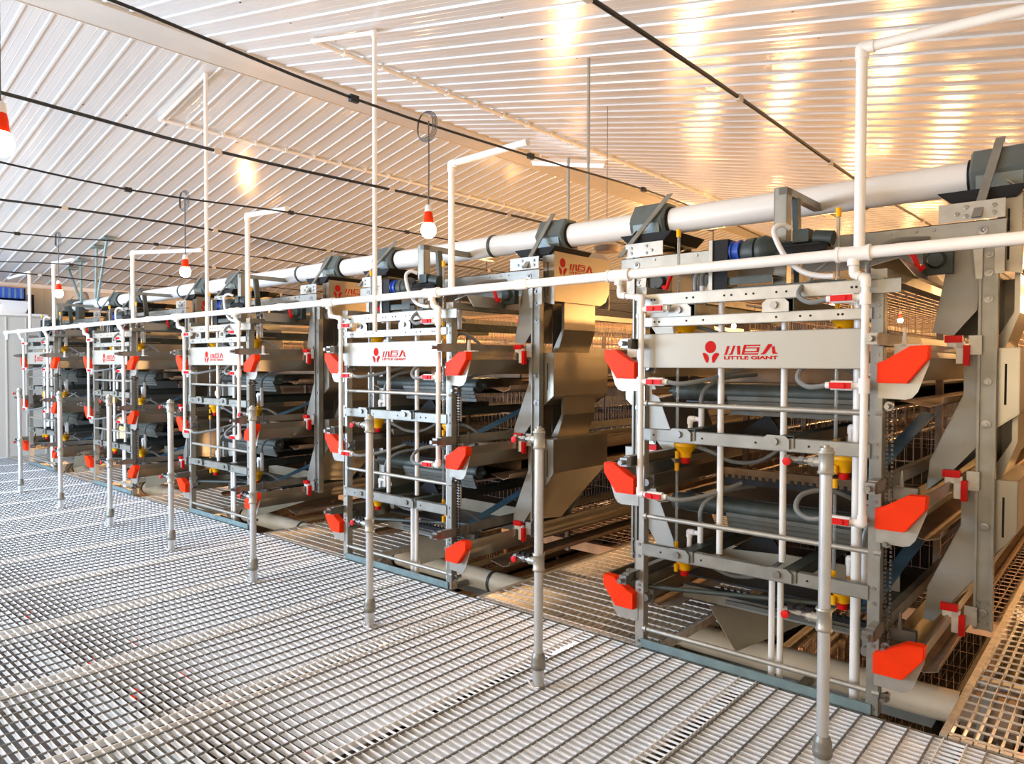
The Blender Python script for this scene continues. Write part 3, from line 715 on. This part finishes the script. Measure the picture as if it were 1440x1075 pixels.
struct(MB().box(-14, 3, -.02, -.012, -.09, -.002).box(-14, 3, -4.42, -4.41, -.1, 0).box(-14, 3, -2.3, -2.28, -.16, -.04).build('floor', GALV, smooth=False))
# aisle gratings between racks, bearing bars running along the aisle
for k in range(-1, 5):
    xa = .28-PITCH*(k+1); xb = -1.22-PITCH*k
    if k == -1: xa, xb = .28, 2.4
    if k == 4: xa = -14.0
    b = MB(); x = xa
    while x < xb:
        b.box(x, x+.004, 0.0, 14, -.032, 0); x += .048
    y = .05
    while y < 14:
        b.box(xa, xb, y-.003, y+.003, -.006, .003); y += .10
    b.box(xa-.03, xa, -.0, 14, -.045, .004).box(xb, xb+.03, .0, 14, -.045, .004).box(xa, xb, 0, .03, -.05, -.0)
    y = .9
    while y < 14: b.box(xa, xb, y, y+.06, -.12, -.04); y += 1.5
    struct(b.build('floor', GRATE_B, smooth=False))
# edge steel around the openings under the racks
for k in range(5):
    dx = -PITCH*k
    b = MB().box(-1.22+dx, .28+dx, 1.9, 1.96, -.12, -.03)
    struct(b.build('floor', RUST, smooth=False))
    b = MB()
    y = 2.0
    while y < 20: b.box(-1.22+dx, .28+dx, y, y+.006, -.01, -.004); y += .12
    x = -1.2
    while x < .28: b.box(x+dx, x+dx+.006, 2.0, 20, -.01, -.004); x += .06
    struct(b.build('floor', WIRE, smooth=False))
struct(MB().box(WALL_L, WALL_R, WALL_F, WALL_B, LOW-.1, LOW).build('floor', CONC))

# ================================================================== shell
def roof_side(sgn):
    """ribbed sheet ceiling, ribs follow the slope"""
    b = MB()
    xe = WALL_L-.05 if sgn < 0 else WALL_R+.05
    z1 = zc(xe); x0, z0 = RIDGE_X, RIDGE_Z
    b.add([(x0,WALL_F,z0),(x0,WALL_B,z0),(xe,WALL_B,z1),(xe,WALL_F,z1)], [(0,1,2,3) if sgn < 0 else (3,2,1,0)])
    b.add([(x0,WALL_F,z0+.04),(x0,WALL_B,z0+.04),(xe,WALL_B,z1+.04),(xe,WALL_F,z1+.04)], [(3,2,1,0) if sgn < 0 else (0,1,2,3)])
    y = (-.466 if sgn < 0 else -.467)-.215*31
    while y < WALL_B:
        w, t, h = .017, .010, .012
        vs = []
        for x, z in ((x0, z0), (xe, z1)):
            vs += [(x, y-w, z), (x, y-t, z-h), (x, y+t, z-h), (x, y+w, z)]
        b.add(vs, [(0,4,5,1), (1,5,6,2), (2,6,7,3)] if sgn > 0 else [(1,5,4,0), (2,6,5,1), (3,7,6,2)])
        # two faint flutes between the main ribs
        for q in (.072, .143):
            vs = []
            for x, z in ((x0, z0), (xe, z1)): vs += [(x, y+q-.006, z), (x, y+q, z-.0012), (x, y+q+.006, z)]
            b.add(vs, [(0,3,4,1), (1,4,5,2)] if sgn > 0 else [(1,4,3,0), (2,5,4,1)])
        y += .2155
    return struct(b.build('ceiling', CEIL, smooth=False))
roof_side(-1); roof_side(1)
b = MB()
for sgn in (-1, 1):
    xe = RIDGE_X+sgn*.235; ze = zc(xe)-.022
    b.prism([(RIDGE_X, RIDGE_Z-.06), (xe, ze), (xe, ze-.004), (RIDGE_X, RIDGE_Z-.065)] if sgn > 0 else [(RIDGE_X, RIDGE_Z-.065), (xe, ze-.004), (xe, ze), (RIDGE_X, RIDGE_Z-.06)], 'y', WALL_F, WALL_B)
    b.box(xe-.006, xe+.006, WALL_F, WALL_B, ze-.012, ze+.022)
struct(b.build('trim_1', RIDGEM))
# screws in the ceiling
b = MB()
for x in (-7.6, -9.4, -11.6, -4.3, -2.4, -.6):
    y = -3.9-.0
    while y < 8:
        z = zc(x); b.cyl((x, y+.03, z-.006), (x, y+.03, z), .008, n=6); y += .431
struct(b.build('ceiling', BLACK, smooth=False))

def wall(name, b): return struct(b.build(name, WALLM, smooth=False))
zl = zc(WALL_L)
b = MB().box(WALL_L-.1, WALL_L, WALL_F, WALL_B, LOW, zl)
y = -4.5
while y < 20: b.box(WALL_L, WALL_L+.012, y, y+.02, 0, zl); y += .3
wall('wall_left', b)
struct(MB().box(WALL_L, WALL_L+.03, WALL_F, WALL_B, zl-.07, zl-.0).build('trim_2', PVC))
wall('wall_right', MB().box(WALL_R, WALL_R+.1, WALL_F, WALL_B, LOW, zc(WALL_R)+.1))
wall('wall_back', MB().prism([(WALL_L, LOW), (WALL_R, LOW), (WALL_R, zc(WALL_R)), (RIDGE_X, RIDGE_Z), (WALL_L, zl)], 'y', WALL_B, WALL_B+.1))
# front wall with two window openings
b = MB(); W = [(-13.2, -5.4), (-3.6, 1.6)]; wz = (.9, 2.6)
b.box(WALL_L, WALL_R, WALL_F-.1, WALL_F, LOW, wz[0])
for a, c in ((WALL_L, W[0][0]), (W[0][1], W[1][0]), (W[1][1], WALL_R)): b.box(a, c, WALL_F-.1, WALL_F, wz[0], wz[1])
b.prism([(WALL_L, wz[1]), (WALL_R, wz[1]), (WALL_R, zc(WALL_R)), (RIDGE_X, RIDGE_Z), (WALL_L, zl)], 'y', WALL_F-.1, WALL_F)
wall('wall_front', b)
GLASS = mat('window_glass', (.9, .95, 1), .05, 0, trans=1.)
for i, (a, c) in enumerate(W):
    b = MB().box(a, c, WALL_F-.06, WALL_F-.02, wz[0], wz[0]+.05).box(a, c, WALL_F-.06, WALL_F-.02, wz[1]-.05, wz[1])
    x = a
    while x <= c+.01: b.box(x-.03, x+.03, WALL_F-.06, WALL_F-.02, wz[0], wz[1]); x += (c-a)/6
    w = struct(b.build(f'window_{i+1}', GALV_L, smooth=False))
    MB().box(a, c, WALL_F-.045, WALL_F-.04, wz[0], wz[1]).build('window_pane', GLASS, w)
# area lights at the windows, cool sky light on the left
lamp('front_wall_light', 'AREA', ((W[0][0]+W[0][1])/2, WALL_F+.05, 1.75), 1150, (.56, .73, 1), W[0][1]-W[0][0], (math.radians(90), 0, 0), 1.7)
lamp('front_wall_light', 'AREA', ((W[1][0]+W[1][1])/2, WALL_F+.05, 1.75), 120, (1, .80, .58), W[1][1]-W[1][0], (math.radians(90), 0, 0), 1.7)  # warm fill added here to tint the near rack
lamp('lower_front_fill', 'AREA', (-6, WALL_F+.3, LOW+1.3), 300, (.78, .87, 1), 14, (math.radians(90), 0, 0), 1.6)  # added fill without a window, lights the grating bars from below

# ================================================================== end-wall corner clutter
b = MB()
root = empty('ceiling_strut', (-12.2, .6, 0))
for (x0, y0, z0), (x1, y1, z1) in (((-.75,.05,3.28),(-.35,.1,2.72)), ((-.3,.1,3.37),(-.30,.1,2.60)), ((.42,.1,3.52),(.35,.1,2.70)), ((.85,.1,3.60),(.42,.1,2.66))):
    MB().cyl((x0,y0,z0),(x1,y1,z1),.022, n=6).build('strut', TEAL, root)
for x in (-.75, -.3, .42, .85): MB().box(x-.12, x+.12, .02, .18, zc(-12.2+x)-.03, zc(-12.2+x)-.01).build('anchor_plate', TEAL, root)
MB().box(-.42, -.26, .05, .14, 2.1, 2.66).build('strut_foot', GALV_D, root)
tag(root, 'grey green steel struts hanging from the ceiling near the end wall', 'strut')
root = empty('wall_fan', (-13.5, 1.0, 2.72))
MB().lathe((0,0,0), [(.001,0),(.10,0),(.11,.02),(.20,.025),(.22,.045),(.22,.09),(.001,.09)], 24, 'y').build('fan_housing', BROWN, root)
tag(root, 'round brown fan housing behind the struts', 'fan')
o = MB().prism([(-.95,2.50),(.17,2.50),(.26,2.71),(-.95,2.73)], 'x', -13.95, -13.55).build('white_carton', WHITE_PL); tag(o, 'pale sloping carton on the shelf at the end wall', 'carton')
root = empty('blue_crate', (-13.72, -.35, 2.73))
b = MB().box(-.2, .2, -.6, .52, 0, .02).box(.18, .2, -.6, .52, 0, .2).box(-.2, -.18, -.6, .52, 0, .2).box(-.2, .2, .50, .52, 0, .2).box(-.2, .2, -.6, -.58, 0, .2)
b.build('crate_body', BLUE_PL, root)
b = MB()
for i in range(13): b.box(.2, .208, -.58+i*.085, -.55+i*.085, .02, .19)
b.build('crate_ribs', BLUE_STRIP, root)
tag(root, 'blue slatted plastic crate on the shelf at the end wall', 'crate')
o = MB().box(-14.02, -13.5, -1.0, .5, 2.46, 2.50).build('wall_shelf', PVC); tag(o, 'white shelf board carrying the crate and carton', 'shelf')
o = MB().box(-13.9, -13.75, .29, .36, 2.50, 2.85).build('speaker_box', BLACK); tag(o, 'black box standing at the end of the wall shelf', 'box')
o = MB().box(-10.6, -9.9, .9, 1.3, 2.22, 2.40).box(-10.3, -9.95, .9, 1.3, 2.40, 2.46).build('control_cabinet', DKGREEN); tag(o, 'dark control cabinet on top of the fourth rack', 'cabinet')

# tube light, hanger rods and small ceiling items over the right-hand aisle
root = empty('tube_light', (-5.2, 4.51, 4.47)); root.rotation_euler = (0, 0, math.radians(48))
MB().box(-.52, .52, -.045, .045, 0, .05).box(-.4, -.38, -.01, .01, .05, .11).box(.38, .40, -.01, .01, .05, .11).build('light_housing', WHITE_PL, root)
MB().cyl((-.5,0,-.02),(.5,0,-.02),.018).build('lit_tube', BULB_FAR, root)
tag(root, 'bluish tube light under the ceiling ridge behind the second rack', 'ceiling light')
for x, z, lb in ((-2.5, 3.27, 'short steel hanger rod standing above the feed pipe'), (-2.31, 4.0, 'tall thin hanger rod from the feed pipe up to the ceiling')):
    o = MB().cyl((0,0,2.62), (0,0,z), .012, n=8).build('hanger_rod', GALV_L, None, (x, .9, 0)); tag(o, lb, 'rod')
root = empty('round_heater', (-2.87, 2.0, 2.70))
MB().lathe((0,0,0), [(.001,0),(.11,0),(.12,.015),(.12,.05),(.07,.07),(.001,.07)], 20).cyl((0,0,.06),(0,0,1.35),.004,n=6).build('heater_body', BROWN, root)
tag(root, 'small round brown grille hanging under the feed pipe', 'heater')

# ================================================================== world, camera, view
w = bpy.data.worlds.new('World'); SC.world = w; w.use_nodes = True
bg = w.node_tree.nodes['Background']; sky = w.node_tree.nodes.new('ShaderNodeTexSky'); sky.sky_type = 'HOSEK_WILKIE'
w.node_tree.links.new(sky.outputs[0], bg.inputs[0]); bg.inputs[1].default_value = .6

YAW, PIT, ROL = [math.radians(a) for a in (48.8588, 1.3478, -.1584)]
f = Vector((-math.cos(YAW)*math.cos(PIT), math.sin(YAW)*math.cos(PIT), -math.sin(PIT)))
r = Vector((math.sin(YAW), math.cos(YAW), 0)); d = f.cross(r)
c, s = math.cos(ROL), math.sin(ROL)
r2 = c*r+s*d; d2 = -s*r+c*d
cam = bpy.data.cameras.new('camera'); co = bpy.data.objects.new('camera', cam); COL.objects.link(co)
M = Matrix(((r2.x, -d2.x, -f.x), (r2.y, -d2.y, -f.y), (r2.z, -d2.z, -f.z)))
co.matrix_world = Matrix.Translation((.9004, -3.6542, 1.65)) @ M.to_4x4()
cam.sensor_width = 36; cam.lens = 36*1011.9/1440; cam.clip_start = .05; cam.clip_end = 200
cam.shift_x = 0; cam.shift_y = -(537.5-536.6)/1440
SC.camera = co
SC.view_settings.view_transform = 'Standard'; SC.view_settings.look = 'None'; SC.view_settings.gamma = 1; SC.view_settings.use_curve_mapping = False
SC.view_settings.exposure = .27
cy = SC.cycles
cy.max_bounces = 7; cy.diffuse_bounces = 4; cy.glossy_bounces = 4; cy.transmission_bounces = 5; cy.transparent_max_bounces = 6
cy.sample_clamp_indirect = 6; cy.caustics_reflective = False; cy.caustics_refractive = False; cy.use_denoising = True
